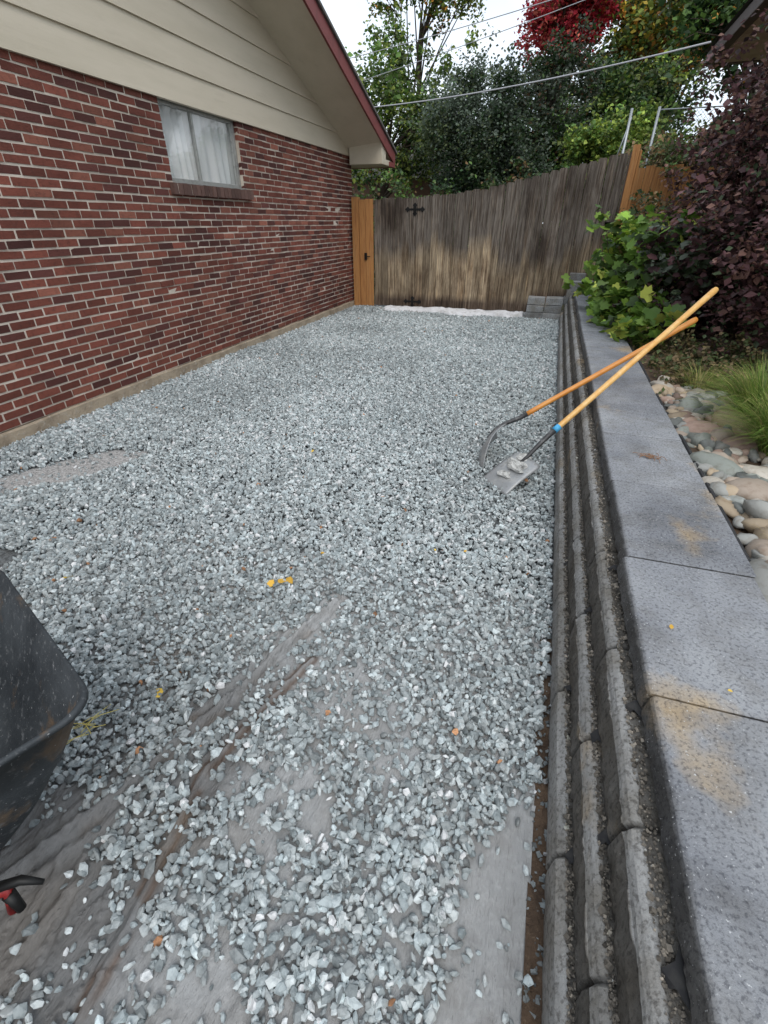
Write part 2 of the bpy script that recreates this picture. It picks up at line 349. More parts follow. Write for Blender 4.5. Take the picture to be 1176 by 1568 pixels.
i=np.arange(19)[:,None]*220+np.arange(219)[None]; F=np.stack([i,i+1,i+221,i+220],-1).reshape(-1,4)
mesh_np('curtain',np.stack([CX,CY,CZ],-1),F,m_curt,smooth=True,parent=house)
boxes('room_dark',[(fx-.16,fx-.14,win[0]-.1,win[1]+.1,win[2]-.1,win[3]+.1)],m_dark,parent=house)
EY,EZ,SL,FX=10.6,2.45,.34,-3.2; RY=3.0
def zs(y): return EZ+SL*(EY-y) if y>RY else EZ+SL*(y-(2*RY-EY))
SD=.075
b=B(); z=WT-.015; ex=.265
while z<zs(RY)-.05:
    z1=min(z+ex+.02,zs(RY)-.01)
    def ye(zz): return min(Y1+.01,EY-(zz-EZ-.03)/SL)
    def ya(zz): return max(Y0-.01,2*RY-EY+(zz-EZ-.03)/SL)
    ys=[ya(z),ye(z)]; yt=[ya(z1),ye(z1)]
    o=.034;i_=.012
    b.add([(WX+o,ys[0],z),(WX+o,ys[1],z),(WX+i_,yt[1],z1),(WX+i_,yt[0],z1),(WX-.02,ys[0],z),(WX-.02,ys[1],z)],[[0,1,2,3],[4,5,1,0]])
    b.add([(WX+o,ys[1],z),(WX-.02,ys[1],z),(WX-.02,yt[1],z1),(WX+i_,yt[1],z1)],[[0,1,2,3]])
    z+=ex
b.obj('siding_boards',m_siding,parent=house)
b=B(); b.box(WX-.02,WX+.040,Y1-.09,Y1+.015,WT-.02,zs(Y1)-.01); b.obj('corner_board',m_siding,parent=house)
def slopebox(b,x0,x1,lo,hi,ya,yb,drop=0):
    b.add([(x,y,zs(y)+d-(drop if x==x0 else 0)) for x in(x0,x1) for y in(ya,yb) for d in(lo,hi)],BOXF.tolist())
b=B()
slopebox(b,WX-.0,FX-.03,.01,.04,RY,EY-.02,SD); slopebox(b,WX-.0,FX-.03,.01,.04,2*RY-EY+.02,RY,SD)
b.box(WX-8,FX-.031,Y1+.02,EY-.03,EZ-.06,EZ-.045)
b.box(WX+.05,FX-.032,Y1-.22,Y1+.018,EZ-.06,zs(Y1-.22)+.005)
b.box(WX+.05,FX-.032,Y1+.018,EY-.03,EZ-.044,EZ+.02)
b.obj('soffit',m_siding,parent=house)
b=B()
slopebox(b,FX-.03,FX,-.03,.15,RY,EY+.0); slopebox(b,FX-.03,FX,-.03,.15,2*RY-EY,RY)
b.box(-14,FX-.031,EY-.03,EY,EZ-.07,EZ+.13); b.box(FX-.029,FX-.002,EY-.3,EY-.005,EZ-.07,EZ-.0)
b.obj('fascia',m_fascia,parent=house)
b=B()
slopebox(b,-14,FX+.03,.155,.19,RY,EY+.05); slopebox(b,-14,FX+.03,.155,.19,2*RY-EY-.05,RY)
b.obj('roof',m_shingle,parent=house)

# ------------------------------------------------------------------ retaining wall
rw=empty('retaining_wall')
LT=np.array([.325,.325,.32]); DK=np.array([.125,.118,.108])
def course(name,prof,y0,y1,off,bl=.52,amp=.004):
    ys=np.arange(y0,y1,.010); ph=((ys-off)/bl); dj=np.abs(ph-np.round(ph))*bl; blk=np.round(ph-.5).astype(int)
    V=[];C=[]
    for k,(x,z,t) in enumerate(prof):
        r=amp if t=='d' else .0010
        nx=(vnoise(ys,ys*0+k*3,22,50+k)-.5)*2*r*1.3+(vnoise(ys,ys*0+k,80,60+k)-.5)*2*r
        jb=np.array([math.sin(q*12.9898)*.5 for q in blk])*.006
        groove=np.exp(-(dj/.005)**2)*.010
        xx=x+nx+jb+groove; zz=z+(vnoise(ys,ys*0+k,30,80+k)-.5)*.003-np.exp(-(dj/.005)**2)*.005*(z>.02)
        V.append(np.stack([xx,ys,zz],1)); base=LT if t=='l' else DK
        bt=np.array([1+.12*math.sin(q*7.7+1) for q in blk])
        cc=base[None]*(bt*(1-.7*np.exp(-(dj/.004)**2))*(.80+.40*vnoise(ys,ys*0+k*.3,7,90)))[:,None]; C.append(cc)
    V=np.stack(V,1); C=np.stack(C,1); n,m,_=V.shape
    i=np.arange(n-1)[:,None]*m+np.arange(m-1)[None]; F=np.stack([i,i+1,i+m+1,i+m],-1).reshape(-1,4)
    mesh_np(name,V,F,m_block,C,parent=rw,smooth=False)
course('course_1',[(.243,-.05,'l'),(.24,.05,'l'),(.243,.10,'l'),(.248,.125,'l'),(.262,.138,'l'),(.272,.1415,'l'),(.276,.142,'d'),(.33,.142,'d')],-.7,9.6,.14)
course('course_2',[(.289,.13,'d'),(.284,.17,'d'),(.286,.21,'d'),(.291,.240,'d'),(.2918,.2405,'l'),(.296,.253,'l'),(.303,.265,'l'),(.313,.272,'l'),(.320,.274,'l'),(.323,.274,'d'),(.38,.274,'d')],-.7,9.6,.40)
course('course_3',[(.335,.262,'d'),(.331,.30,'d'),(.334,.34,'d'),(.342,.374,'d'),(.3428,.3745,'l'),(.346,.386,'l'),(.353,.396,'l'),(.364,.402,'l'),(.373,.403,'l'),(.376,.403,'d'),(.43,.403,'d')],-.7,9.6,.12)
b=B(); b.box(.44,.80,-.7,9.5,-.05,.40); b.obj('backfill',m_soil,parent=rw)
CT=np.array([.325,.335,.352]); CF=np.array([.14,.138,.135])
y=.94-.61*3; i=0
while y<8.9:
    y2=y+.606; n=60; dz=rng.normal(0,.0015); dx=rng.normal(0,.003); tn=math.exp(rng.normal(0,.07))
    ys=np.concatenate([[y+.001],np.linspace(y+.006,y2-.006,n),[y2-.001]]); e=np.zeros(n+2); e[0]=e[-1]=.004
    fr=(vnoise(ys,ys*0,40,101+i)-.5)*.007+(vnoise(ys,ys*0,110,131)-.5)*.005; f2=(vnoise(ys,ys*0,60,171+i)-.5)*.007
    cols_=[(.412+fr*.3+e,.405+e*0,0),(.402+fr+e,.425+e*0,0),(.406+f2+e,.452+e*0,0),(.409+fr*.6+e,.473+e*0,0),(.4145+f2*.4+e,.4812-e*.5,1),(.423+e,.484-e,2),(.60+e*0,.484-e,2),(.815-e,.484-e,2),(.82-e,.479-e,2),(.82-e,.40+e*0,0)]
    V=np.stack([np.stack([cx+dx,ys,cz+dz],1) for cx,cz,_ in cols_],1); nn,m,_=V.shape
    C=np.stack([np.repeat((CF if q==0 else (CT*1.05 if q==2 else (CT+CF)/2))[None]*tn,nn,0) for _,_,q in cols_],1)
    q=np.arange(nn-1)[:,None]*m+np.arange(m-1)[None]; F=np.stack([q,q+m,q+m+1,q+1],-1).reshape(-1,4)[:,::-1]
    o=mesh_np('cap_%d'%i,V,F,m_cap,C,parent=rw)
    for s_,E_ in ((0,V[0]),(1,V[-1])):
        mesh_np('cap_end_%d_%d'%(i,s_),E_,np.array([list(range(m))]),m_cap,np.repeat(CF[None],m,0),parent=rw)
    y+=.61; i+=1
# crumpled black fabric flaps poking out of the joints
b=B()
for (x,y,z,s) in [(.292,.66,.150,.040),(.338,.66,.284,.045),(.335,.92,.284,.040),(.398,.40,.410,.050),(.395,.94,.412,.035),(.292,1.18,.150,.028),(.338,1.44,.284,.025),(.292,1.9,.148,.022),(.395,1.55,.412,.022)]:
    rr=[rng.uniform(-.3,.3)*s for _ in range(8)]
    P_=[(x+.012,y-s+rr[0],z+.004),(x+.012,y+s*.9+rr[1],z+.004),(x-.006,y+s*.4+rr[2]*.5,z+.010),(x-.010,y-s*.5+rr[3]*.5,z+.009),(x-.026,y+s*.05+rr[4]*.4,z-.004),(x-.020,y-s*.45+rr[5]*.4,z-.012)]
    b.add(P_,[[0,1,2,3],[3,2,4],[3,4,5]])
b.obj('fabric_flaps',m_cloth,parent=rw)
TT=[];CC=[]
for (xa,xb,z) in [(.270,.286,.144),(.316,.333,.276),(.370,.402,.405)]:
    n=3200; x=rng.uniform(xa,xb,n); y=.1+8.5*rng.random(n)**1.6; T=np.repeat(cube[None],n,0)*(1+rng.normal(0,.2,(n,8,3)))
    T=np.einsum('nij,nkj->nki',randrot(n),T*(.0027*np.exp(rng.normal(0,.45,n)))[:,None,None]); T=T+np.stack([x,y,z+0*x],1)[:,None]
    TT.append(T); CC.append(np.array([.17,.15,.125])*np.exp(rng.normal(0,.5,n))[:,None])
batch('ledge_grit',np.concatenate(TT),BOXF,m_stone,np.clip(np.concatenate(CC),0,.5),parent=rw)
def rough_blocks(L,name):
    C=[np.array([.32,.33,.335])*math.exp(rng.normal(0,.18)) for _ in L]
    o=boxes(name,L,m_block,C,jit=.003,parent=rw,bevel=.006)
L_=[]
for r in range(3):
    z0=r*.12
    for k in range(2): 
        w_=.31; x0=-.36+k*w_
        L_.append((x0+.002+r*.006,x0+w_-.004,9.44+r*.02,9.78,z0,z0+.11))
rough_blocks(L_,'return_blocks')
L_=[]
for r in range(6):
    for k in range(3):
        if r>=5 and k>=1: continue
        x0=.262+k*.27+(r%2)*.03; L_.append((x0,x0+.262,9.52+r*.012,9.80,.0+r*.125,.12+r*.125))
rough_blocks(L_,'end_pillar_blocks')
rough_blocks([(.42,.70,8.97,9.3,.41,.50),(.72,.98,9.0,9.35,.42,.56),(.45,.66,9.32,9.5,.5,.62),(.34,.56,9.1,9.35,.5,.66)],'loose_blocks')

# ------------------------------------------------------------------ planting bed
X,Y,F=grid(.80,4.5,-.7,10.2,.05)
Z=.43+.03*(vnoise(X,Y,5,201)-.5)+.35*ss(1.3,4,X)+.25*ss(7,10,Y)
Z=np.where(X<.83,.44,Z)
mesh_np('planting_bed_soil',np.stack([X,Y,Z],-1),F,m_soil)
def bedz(x,y): return .43+.35*ss(1.3,4,x)+.25*ss(7,10,y)
def uvs(ns=10,nr=7):
    V=[];F=[]
    for i in range(nr+1):
        for j in range(ns):
            p=math.pi*i/nr; t=2*math.pi*j/ns; V.append((math.sin(p)*math.cos(t),math.sin(p)*math.sin(t),math.cos(p)))
    for i in range(nr):
        for j in range(ns): F.append((i*ns+j,(i+1)*ns+j,(i+1)*ns+(j+1)%ns,i*ns+(j+1)%ns))
    return np.array(V),np.array(F)
sv,sf=uvs()
n=1500; x=.875+1.0*rng.random(n)**1.2; y=rng.uniform(1.0,4.2,n)
k=(x<1.55+.3*(vnoise(y,y*0,2,7)))&(y<4.0-(x-.9)*.3)&((vnoise(x,y,3,8)>.20)|(x<1.15)); x,y=x[k],y[k]; n=len(x)
T=np.repeat(sv[None],n,0); 
dirs=rng.normal(size=(n,3,3)); 
for j in range(3): T=T*(1+.20*np.sin(np.einsum('nkc,nc->nk',T,dirs[:,j]*1.8)+j)[...,None])
sz=np.exp(rng.normal(0,.38,n))*.0290; ax=np.stack([rng.uniform(.9,1.6,n),rng.uniform(.8,1.1,n),rng.uniform(.5,.85,n)],1)
T=T*ax[:,None]*sz[:,None,None]; a=rng.uniform(0,6.28,n); ca,sa=np.cos(a),np.sin(a)
T=np.stack([T[...,0]*ca[:,None]-T[...,1]*sa[:,None],T[...,0]*sa[:,None]+T[...,1]*ca[:,None],T[...,2]],-1)
T=T+np.stack([x,y,bedz(x,y)+.008+rng.random(n)*.025],1)[:,None]
pal=np.array([[.38,.31,.25],[.36,.25,.20],[.23,.245,.22],[.48,.44,.38],[.17,.18,.17],[.38,.30,.21],[.30,.30,.28]])
batch('river_rocks',T,sf,m_river,pal[rng.integers(0,7,n)]*np.exp(rng.normal(0,.24,n))[:,None],smooth=True)
b=B(); b.tube([(.845,yy_,.455+.006*math.sin(yy_*3)) for yy_ in np.linspace(-.5,8.5,40)],.012,6); b.obj('garden_edging',m_cloth)

# ------------------------------------------------------------------ foliage
LEAF=np.array([[0,0,0],[.33,.3,.06],[.28,.72,.05],[0,1,-.05],[-.28,.72,.05],[-.33,.3,.06]]); LEAF[:,1]-=.5
LEAF4=np.array([[0,0,0],[.36,.5,.10],[0,1,-.02],[-.36,.5,.06]]); LEAF4[:,1]-=.5
VINE=np.array([[0,.0,0],[.28,-.12,.03],[.5,.15,.06],[.36,.38,.02],[.45,.68,.06],[.2,.66,.02],[0,1,-.05],[-.2,.66,.02],[-.45,.68,.06],[-.36,.38,.02],[-.5,.15,.06],[-.28,-.12,.03]]); VINE[:,1]-=.4
def leaves(P,size,C,up=.3,tmpl=LEAF4,aspect=1.,droop=0):
    n=len(P); R=randrot(n)
    if up>0:
        nrm=rng.normal(size=(n,3)); nrm/=np.linalg.norm(nrm,axis=1)[:,None]; nrm[:,2]=np.abs(nrm[:,2]); nrm+=np.array([0,-up*.25,up]); nrm/=np.linalg.norm(nrm,axis=1)[:,None]
        t=rng.normal(size=(n,3)); t[:,2]-=droop; t-=nrm*np.sum(t*nrm,1)[:,None]; t/=np.linalg.norm(t,axis=1)[:,None]
        s=np.cross(t,nrm); R=np.stack([s,t,nrm],-1)
    T=tmpl[None]*np.array([aspect,1,1])*(size*np.exp(rng.normal(0,.22,n)))[:,None,None]
    return np.einsum('nij,nkj->nki',R,T)+P[:,None]
def palcol(n,pal,w,var=.25):
    pal=np.array(pal); w=np.array(w,float); w/=w.sum(); return pal[rng.choice(len(pal),n,p=w)]*np.exp(rng.normal(0,var,n))[:,None]
def tree(name,base,crown,radii,nclump,nleaf,lsize,pal,w,clr=.5,trunk_r=.16,up=.4,shell=.45,squash=.7,droop=0):
    e=empty(name); bx,by,bz=base; cx,cy,cz=crown
    b=B(); top=Vector((cx+rng.normal(0,.2),cy,cz+radii[2]*.55))
    tp=[Vector(base).lerp(top,t)+Vector((rng.normal(0,.06)*t*3,rng.normal(0,.06)*t*3,0)) for t in np.linspace(0,1,9)]
    b.tube(tp,[trunk_r*(1.25 if i==0 else 1-.1*i)+.012 for i in range(9)],9)
    u=rng.normal(size=(nclump,3)); u/=np.linalg.norm(u,axis=1)[:,None]; rr=(shell+(1-shell)*rng.random(nclump))[:,None]
    cc=np.array(crown)+u*rr*np.array(radii); P=[];C=[]
    for k in range(nclump):
        q=Vector(cc[k]); f=min(.95,max(.2,.25+.6*((q.z-bz)/(top.z-bz+.01))*rng.uniform(.6,1))); i0=int(f*8); s=tp[i0]
        mid=s.lerp(q,.5)+Vector((rng.normal(0,.15),rng.normal(0,.15),rng.uniform(0,.35)))
        r0=trunk_r*(1-.1*i0)*.45
        b.tube([s,s.lerp(mid,.55),mid,mid.lerp(q,.6)+Vector((0,0,.05)),q],[r0,r0*.75,r0*.5,r0*.33,.008],5)
        for _ in range(2):
            q2=q+Vector(rng.normal(0,clr*.8,3)); b.tube([mid.lerp(q,.5),q.lerp(q2,.5)+Vector((0,0,.06)),q2],[.015,.01,.004],4)
        m=int(nleaf*rng.uniform(.6,1.4)); s_=clr*rng.uniform(.6,1.3)
        ns=max(4,m//28); sub=rng.normal(0,1,(ns,3))*s_*np.array([1,1,squash])*.75
        pp=cc[k]+sub[rng.integers(0,ns,m)]+rng.normal(0,1,(m,3))*s_*.27
        P.append(pp); br=math.exp(rng.normal(0,.28)); wk=np.array(w,float)*np.exp(rng.normal(0,.7,len(w)))
        C.append(palcol(m,pal,wk)*br)
    b.obj('trunk_and_limbs',m_bark,smooth=True,parent=e)
    P=np.concatenate(P);C=np.concatenate(C)
    batch('foliage',leaves(P,lsize,C,up=up,droop=droop),np.arange(4)[None],m_leaf,C,parent=e)
    return e
GR=[.075,.135,.03];YG=[.21,.26,.05];DG=[.03,.062,.022];OL=[.10,.125,.055];RD=[.42,.035,.055];OR=[.42,.19,.035];YL=[.5,.36,.05];GG=[.095,.12,.09]
tree('maple_tree',(-6.6,19,0),(-5.6,18.5,4.2),(2.0,2.0,2.4),28,500,.12,[GR,YG,DG,OL],[4,3,1.5,2],clr=.46,trunk_r=.2)
tree('juniper_tree',(-2.7,16,0),(-2.4,16,2.9),(1.5,1.4,2.0),54,950,.075,[GG,DG,OL],[4,3,1],clr=.38,shell=.25)
tree('russian_olive_tree',(-.9,17,0),(-.9,17.5,3.4),(1.6,1.5,2.1),46,760,.085,[[.09,.11,.08],DG,GR,[.16,.09,.05]],[3,3,1,.6],clr=.4,shell=.3)
tree('red_maple_tree',(-1.4,24.5,0),(-.8,24,7.7),(1.35,1.2,1.35),34,430,.14,[RD,[.28,.03,.045],[.40,.10,.07],[.12,.10,.04]],[4,3,1,.3],clr=.46)
tree('cottonwood_tree',(3.2,26,0),(3.0,25,7.6),(2.7,2.5,2.4),46,540,.17,[OR,YL,OL,YG,GR],[1.8,1.3,3,2,2],clr=.6)
tree('ash_tree',(3.9,14.5,0),(3.1,14.2,5.1),(1.6,1.4,1.2),24,460,.12,[DG,GR,OR],[4,1.5,.5],clr=.38)
tree('lilac_bush',(.9,13.6,0),(.95,13.6,2.5),(1.25,.9,1.0),36,640,.085,[GR,YG,[.15,.22,.04]],[3,2.5,2],clr=.32,trunk_r=.06,shell=.2)
tree('willow_tree',(-6.5,21,0),(-5.0,20.5,8.0),(1.9,1.2,1.1),17,360,.12,[GR,YG,OR,DG],[3,4,.8,1],clr=.40,squash=1.4,droop=.8)
tree('elm_tree',(1.6,22,0),(1.2,22,3.9),(2.7,2,2.0),34,560,.14,[GR,DG,YG,OL],[2,3,1.3,2],clr=.55)
def mass(name,n,x0,x1,y0,y1,z0,z1,size,pal,w,clr=.6,m=260):
    cc=np.stack([rng.uniform(x0,x1,n),rng.uniform(y0,y1,n),z0+(z1-z0)*rng.random(n)**1.1],1); P=[];C=[]
    for c in cc:
        k=int(m*rng.uniform(.6,1.4)); sub=rng.normal(0,clr*.8,(12,3)); P.append(c+sub[rng.integers(0,12,k)]+rng.normal(0,clr*.3,(k,3)))
        C.append(palcol(k,pal,np.array(w)*np.exp(rng.normal(0,.8,len(w))))*math.exp(rng.normal(0,.3)))
    P=np.concatenate(P);C=np.concatenate(C)
    batch(name,leaves(P,size,C,up=.4),np.arange(4)[None],m_leaf,C)
mass('hedge',90,-7,4,12.6,14.2,.3,2.1,.09,[GR,DG,OL,[.15,.09,.04]],[3,4,2,1],clr=.35,m=360)
mass('distant_trees',100,-22,16,30,38,0,4.2,.3,[GR,DG,OL,OR,YG],[3,4,3,.6,1],clr=1.1,m=360)
dh=empty('distant_house')
boxes('walls',[(-9,-2.2,20.4,24,0,2.9)],m_brick,[[.25,.15,.11]],parent=dh)
b=B(); b.add([(-9.5,20,2.85),(-1.8,20,2.85),(-1.8,22.2,4.1),(-9.5,22.2,4.1),(-9.5,24.4,2.85),(-1.8,24.4,2.85)],[[0,1,2,3],[3,2,5,4],[1,5,2],[0,3,4]]); b.obj('roof',m_shingle,parent=dh)

def shrub(name,cl,size,pal,w,clr,m,tmpl=LEAF,up=.5,aspect=1,base=None,stem=.012,droop=.3,var=.3):
    e=empty(name); b=B(); P=[];C=[]
    for c in cl:
        c=np.array(c[:3]); s=Vector(base)+Vector((rng.normal(0,.08),rng.normal(0,.08),0)); q=Vector(c)
        mid=s.lerp(q,.5)+Vector((rng.normal(0,.08),rng.normal(0,.08),.18)); b.tube([s,s.lerp(mid,.5),mid,mid.lerp(q,.5)+Vector((0,0,.05)),q],[stem,stem*.8,stem*.6,stem*.45,.003],5)
        k=int(m*rng.uniform(.6,1.4)); sub=rng.normal(0,clr*.8,(10,3)); P.append(c+sub[rng.integers(0,10,k)]+rng.normal(0,clr*.3,(k,3)))
        C.append(palcol(k,pal,np.array(w)*np.exp(rng.normal(0,.6,len(w))),var)*math.exp(rng.normal(0,.2)))
    b.obj('stems',m_bark,smooth=True,parent=e); P=np.concatenate(P);C=np.concatenate(C)
    batch('foliage',leaves(P,size,C,up=up,tmpl=tmpl,aspect=aspect,droop=droop),np.arange(len(tmpl))[None],m_leaf,C,parent=e)
    return e
PU=[.135,.068,.072];PD=[.062,.036,.038];PB=[.22,.12,.095];PG=[.07,.10,.05]
cl=[]
for i in range(105):
    y=rng.uniform(4.9,7.6); z=rng.uniform(.6,2.9); xmin=1.25+.03*(6.5-y)+.08*abs(z-1.3)+.12*(z>2.0)*(z-2); cl.append((xmin+abs(rng.normal(0,.45)),y,z))
shrub('purple_ninebark_shrub',cl,.058,[PU,PD,PB,PG],[4,2.5,2.5,1.3],.16,165,tmpl=LEAF4,base=(1.9,6.2,.5),stem=.014)
cl=[(rng.uniform(.9,1.3),rng.uniform(5.6,7.2),rng.uniform(.55,1.4)) for i in range(28)]
shrub('dark_leaf_shrub',cl,.085,[PG,PU,[.10,.12,.09],PD],[4,2,2.5,1],.12,70,base=(1.15,6.5,.45))
cl=[]
for i in range(30): cl.append((rng.normal(.72,.14),rng.uniform(6.1,7.5),rng.uniform(.52,.88)))
for i in range(26): cl.append((rng.normal(.86,.14),rng.uniform(7.2,8.6),rng.uniform(.7,1.60)))
for i in range(12): cl.append((rng.normal(1.05,.15),rng.uniform(6.2,7.2),rng.uniform(.9,1.5)))
for i in range(12): cl.append((rng.normal(.95,.06),rng.uniform(5.0,6.2),rng.uniform(.5,.75)))
shrub('grape_vine',cl,.115,[[.20,.32,.05],[.12,.22,.035],[.36,.40,.08],[.07,.13,.03]],[3,3,1.4,1.5],.125,21,tmpl=VINE,base=(.95,7.6,.45),stem=.008)
mass('bed_undergrowth',50,.95,2.6,7.8,10.0,.6,1.7,.06,[[.2,.14,.07],PG,[.28,.2,.1],GR],[2,2,1.5,1],clr=.16,m=150)
mass('dry_brush',60,1.1,3.4,10.6,12.5,1.4,2.7,.07,[[.30,.2,.1],[.18,.12,.07],OL,GR],[3,2,2,1.5],clr=.22,m=220)
mass('bed_weeds',44,.92,1.7,3.8,5.6,.43,.56,.035,[[.14,.11,.05],[.08,.11,.04],[.22,.16,.09]],[3,2,1],clr=.08,m=90)
def grass(name,c,n,h,spread,pal,w,wd=.003):
    V=[];C=[];cx,cy,cz=c
    for i in range(n):
        a=rng.uniform(0,6.283); r=rng.random()*.08; x0=cx+r*math.cos(a);y0=cy+r*math.sin(a); hh=h*rng.uniform(.6,1.15); sp=spread*rng.uniform(.2,1.1)
        px,py=-math.sin(a)*wd,math.cos(a)*wd; col=palcol(1,pal,w,.25)[0]; row=[]
        for t in (0,.3,.6,.82,1):
            ww=(1-t*.9); q=(x0+math.cos(a)*sp*t**1.6,y0+math.sin(a)*sp*t**1.6,cz+hh*(t-.45*t**3*sp/spread))
            row+= [(q[0]-px*ww,q[1]-py*ww,q[2]),(q[0]+px*ww,q[1]+py*ww,q[2])]
        V.append(row);C.append(col)
    F=np.array([[0,1,3,2],[2,3,5,4],[4,5,7,6],[6,7,9,8]])
    return batch(name,np.array(V),F,m_leaf,np.array(C))
GP=[[.17,.28,.05],[.11,.19,.04],[.32,.36,.10],[.45,.37,.17]]
grass('ornamental_grass',(1.30,3.20,.44),1900,.42,.40,GP,[3,2,1.5,1])
grass('ornamental_grass',(1.28,2.78,.44),1500,.38,.36,GP,[3,2,1.5,1])
grass('ornamental_grass',(1.06,1.80,.42),160,.10,.14,GP,[1,1,2,3])
grass('ornamental_grass',(1.15,3.95,.44),350,.22,.24,GP,[1,1,2,3])

# ------------------------------------------------------------------ fence
fence=empty('wooden_fence')
tx=[-3.95,-2.5,-1.3,-.04,.95]; tz=[1.86,1.89,2.0,2.27,2.46]
FY=10.0
vs=[];fs=[];cs=[]
x=-3.42
GRY=np.array([.175,.152,.130]); TAN=np.array([.50,.40,.275]); BOT=np.array([.16,.12,.09])
while x<.86:
    wd=.138+rng.normal(0,.003); gap=.002+abs(rng.normal(0,.002)); 
    zt=float(np.interp(x+.07,tx,tz))+rng.normal(0,.010); zb=.035 if x<-.4 else .2
    y=FY+rng.normal(0,.003); lean=rng.normal(0,.002); th=.02; r=.03; x0,x1=x,x+wd
    tb=math.exp(rng.normal(0,.18)); zl=1.0+.12*math.sin(x*2.2)+rng.normal(0,.14); tnn=math.exp(rng.normal(0,.24))*(.55+.50*math.exp(-((x+1.5)/1.1)**2))
    lv=[zb,zb+.12,zb+.25,.5,zl-.15,zl+.15,1.45,zt-r,zt]
    for j,z in enumerate(lv):
        ins=r*.7 if j==len(lv)-1 else 0
        vs+=[(x0+ins+lean*z,y-th/2,z),(x1-ins+lean*z,y-th/2,z),(x1-ins+lean*z,y+th/2,z),(x0+ins+lean*z,y+th/2,z)]
        c_=GRY*tb if j>=5 else (TAN*tnn if j>=2 else BOT*tb); cs+=[c_]*4
    nl=len(lv); o=len(vs)-nl*4
    for j in range(nl-1):
        for k in range(4): fs.append([o+j*4+k,o+j*4+(k+1)%4,o+(j+1)*4+(k+1)%4,o+(j+1)*4+k])
    fs.append([o+3,o+2,o+1,o]); fs.append([o+(nl-1)*4+k for k in range(4)])
    x+=wd+gap
me=bpy.data.meshes.new('boards'); me.from_pydata(vs,[],fs); me.materials.append(m_wood)
a=me.attributes.new('Col','FLOAT_COLOR','POINT'); a.data.foreach_set('color',np.concatenate([np.array(cs),np.ones((len(cs),1))],1).astype(np.float32).ravel())
link(bpy.data.objects.new('boards',me),fence)
boxes('rails',[(-3.4,.85,FY+.02,FY+.06,.3,.39),(-3.4,.85,FY+.02,FY+.06,1.0,1.09),(-3.4,.85,FY+.02,FY+.06,1.6,1.69)],m_wood,[[.09,.07,.05]]*3,parent=fence)
boxes('cedar_post',[(-3.86,-3.73,9.93,10.05,-.05,1.9)],m_cedar,parent=fence,bevel=.004)
boxes('cedar_boards',[(-3.72,-3.60,9.97,9.99,.02,1.86),(-3.595,-3.44,9.965,9.988,.02,1.87)],m_cedar,parent=fence,bevel=.002)
boxes('cedar_corner_post',[(.88,.98,9.9,10.0,.3,2.52),(.985,1.02,9.93,10.02,.3,2.45)],m_cedar,parent=fence,bevel=.004)
b=B()
for (hx,hz) in [(-2.62,1.70),(-2.62,.13)]:
    b.box(hx-.14,hx+.14,FY-.020,FY-.012,hz-.016,hz+.016)
    b.box(hx-.025,hx+.025,FY-.024,FY-.0125,hz-.065,hz+.065)
    for dx in(-.14,.14):
        v=[(hx+dx-.05,FY-.022,hz),(hx+dx,FY-.022,hz+.045),(hx+dx+.05,FY-.022,hz),(hx+dx,FY-.022,hz-.045)]; b.add(v,[[0,1,2,3]])
    for dz in(-.065,.065):
        v=[(hx-.045,FY-.025,hz+dz),(hx,FY-.025,hz+dz+.04),(hx+.045,FY-.025,hz+dz),(hx,FY-.025,hz+dz-.04)]; b.add(v,[[0,1,2,3]])
    b.tube([(hx,FY-.03,hz-.05),(hx,FY-.03,hz+.05)],.012,8)
b.obj('gate_hinges',m_iron,parent=fence)
b=B(); b.box(-3.62,-3.57,FY-.06,FY-.036,.86,.98); b.tube([(-3.6,FY-.06,.92),(-3.5,FY-.06,.92)],.008,6); b.obj('gate_latch',m_iron,parent=fence)
f2=empty('cedar_fence'); L_=[]; x=1.06
while x<3.6: L_.append((x,x+.135,10.55,10.57,.4,2.28+rng.normal(0,.01))); x+=.141
boxes('boards',L_,m_cedar,parent=f2,jit=.002)
boxes('rails',[(1.0,3.6,10.575,10.61,.8,.88),(1.0,3.6,10.575,10.61,1.9,1.98)],m_cedar,parent=f2)
clf=empty('chain_link_fence'); b=B()
for x in(.82,1.24,3.2): b.tube([(x,11,1.0),(x,11,3.12)],.022,8)
b.tube([(1.22,11,3.08),(3.3,11,3.08)],.010,8); b.tube([(.84,11,3.0),(.70,11,2.3)],.012,6)
b.obj('posts',m_galv,smooth=True,parent=clf)
b=B(); 
for k in range(-30,62):
    x0=.82+k*.06
    for s in(1,-1):
        p0=[x0,2.0];p1=[x0+s*1.06,3.06]
        lo,hi=1.24,3.3
        dx=p1[0]-p0[0]; t0,t1=0,1
        ta=(lo-p0[0])/dx; tb=(hi-p0[0])/dx
        t0=max(t0,min(ta,tb)); t1=min(t1,max(ta,tb))
        if t1-t0<.03: continue
        b.tube([(p0[0]+dx*t0,11+.004*s,2+1.06*t0),(p0[0]+dx*t1,11+.004*s,2+1.06*t1)],.0018,3,caps=False)
b.obj('mesh_wires',m_cloth,parent=clf)

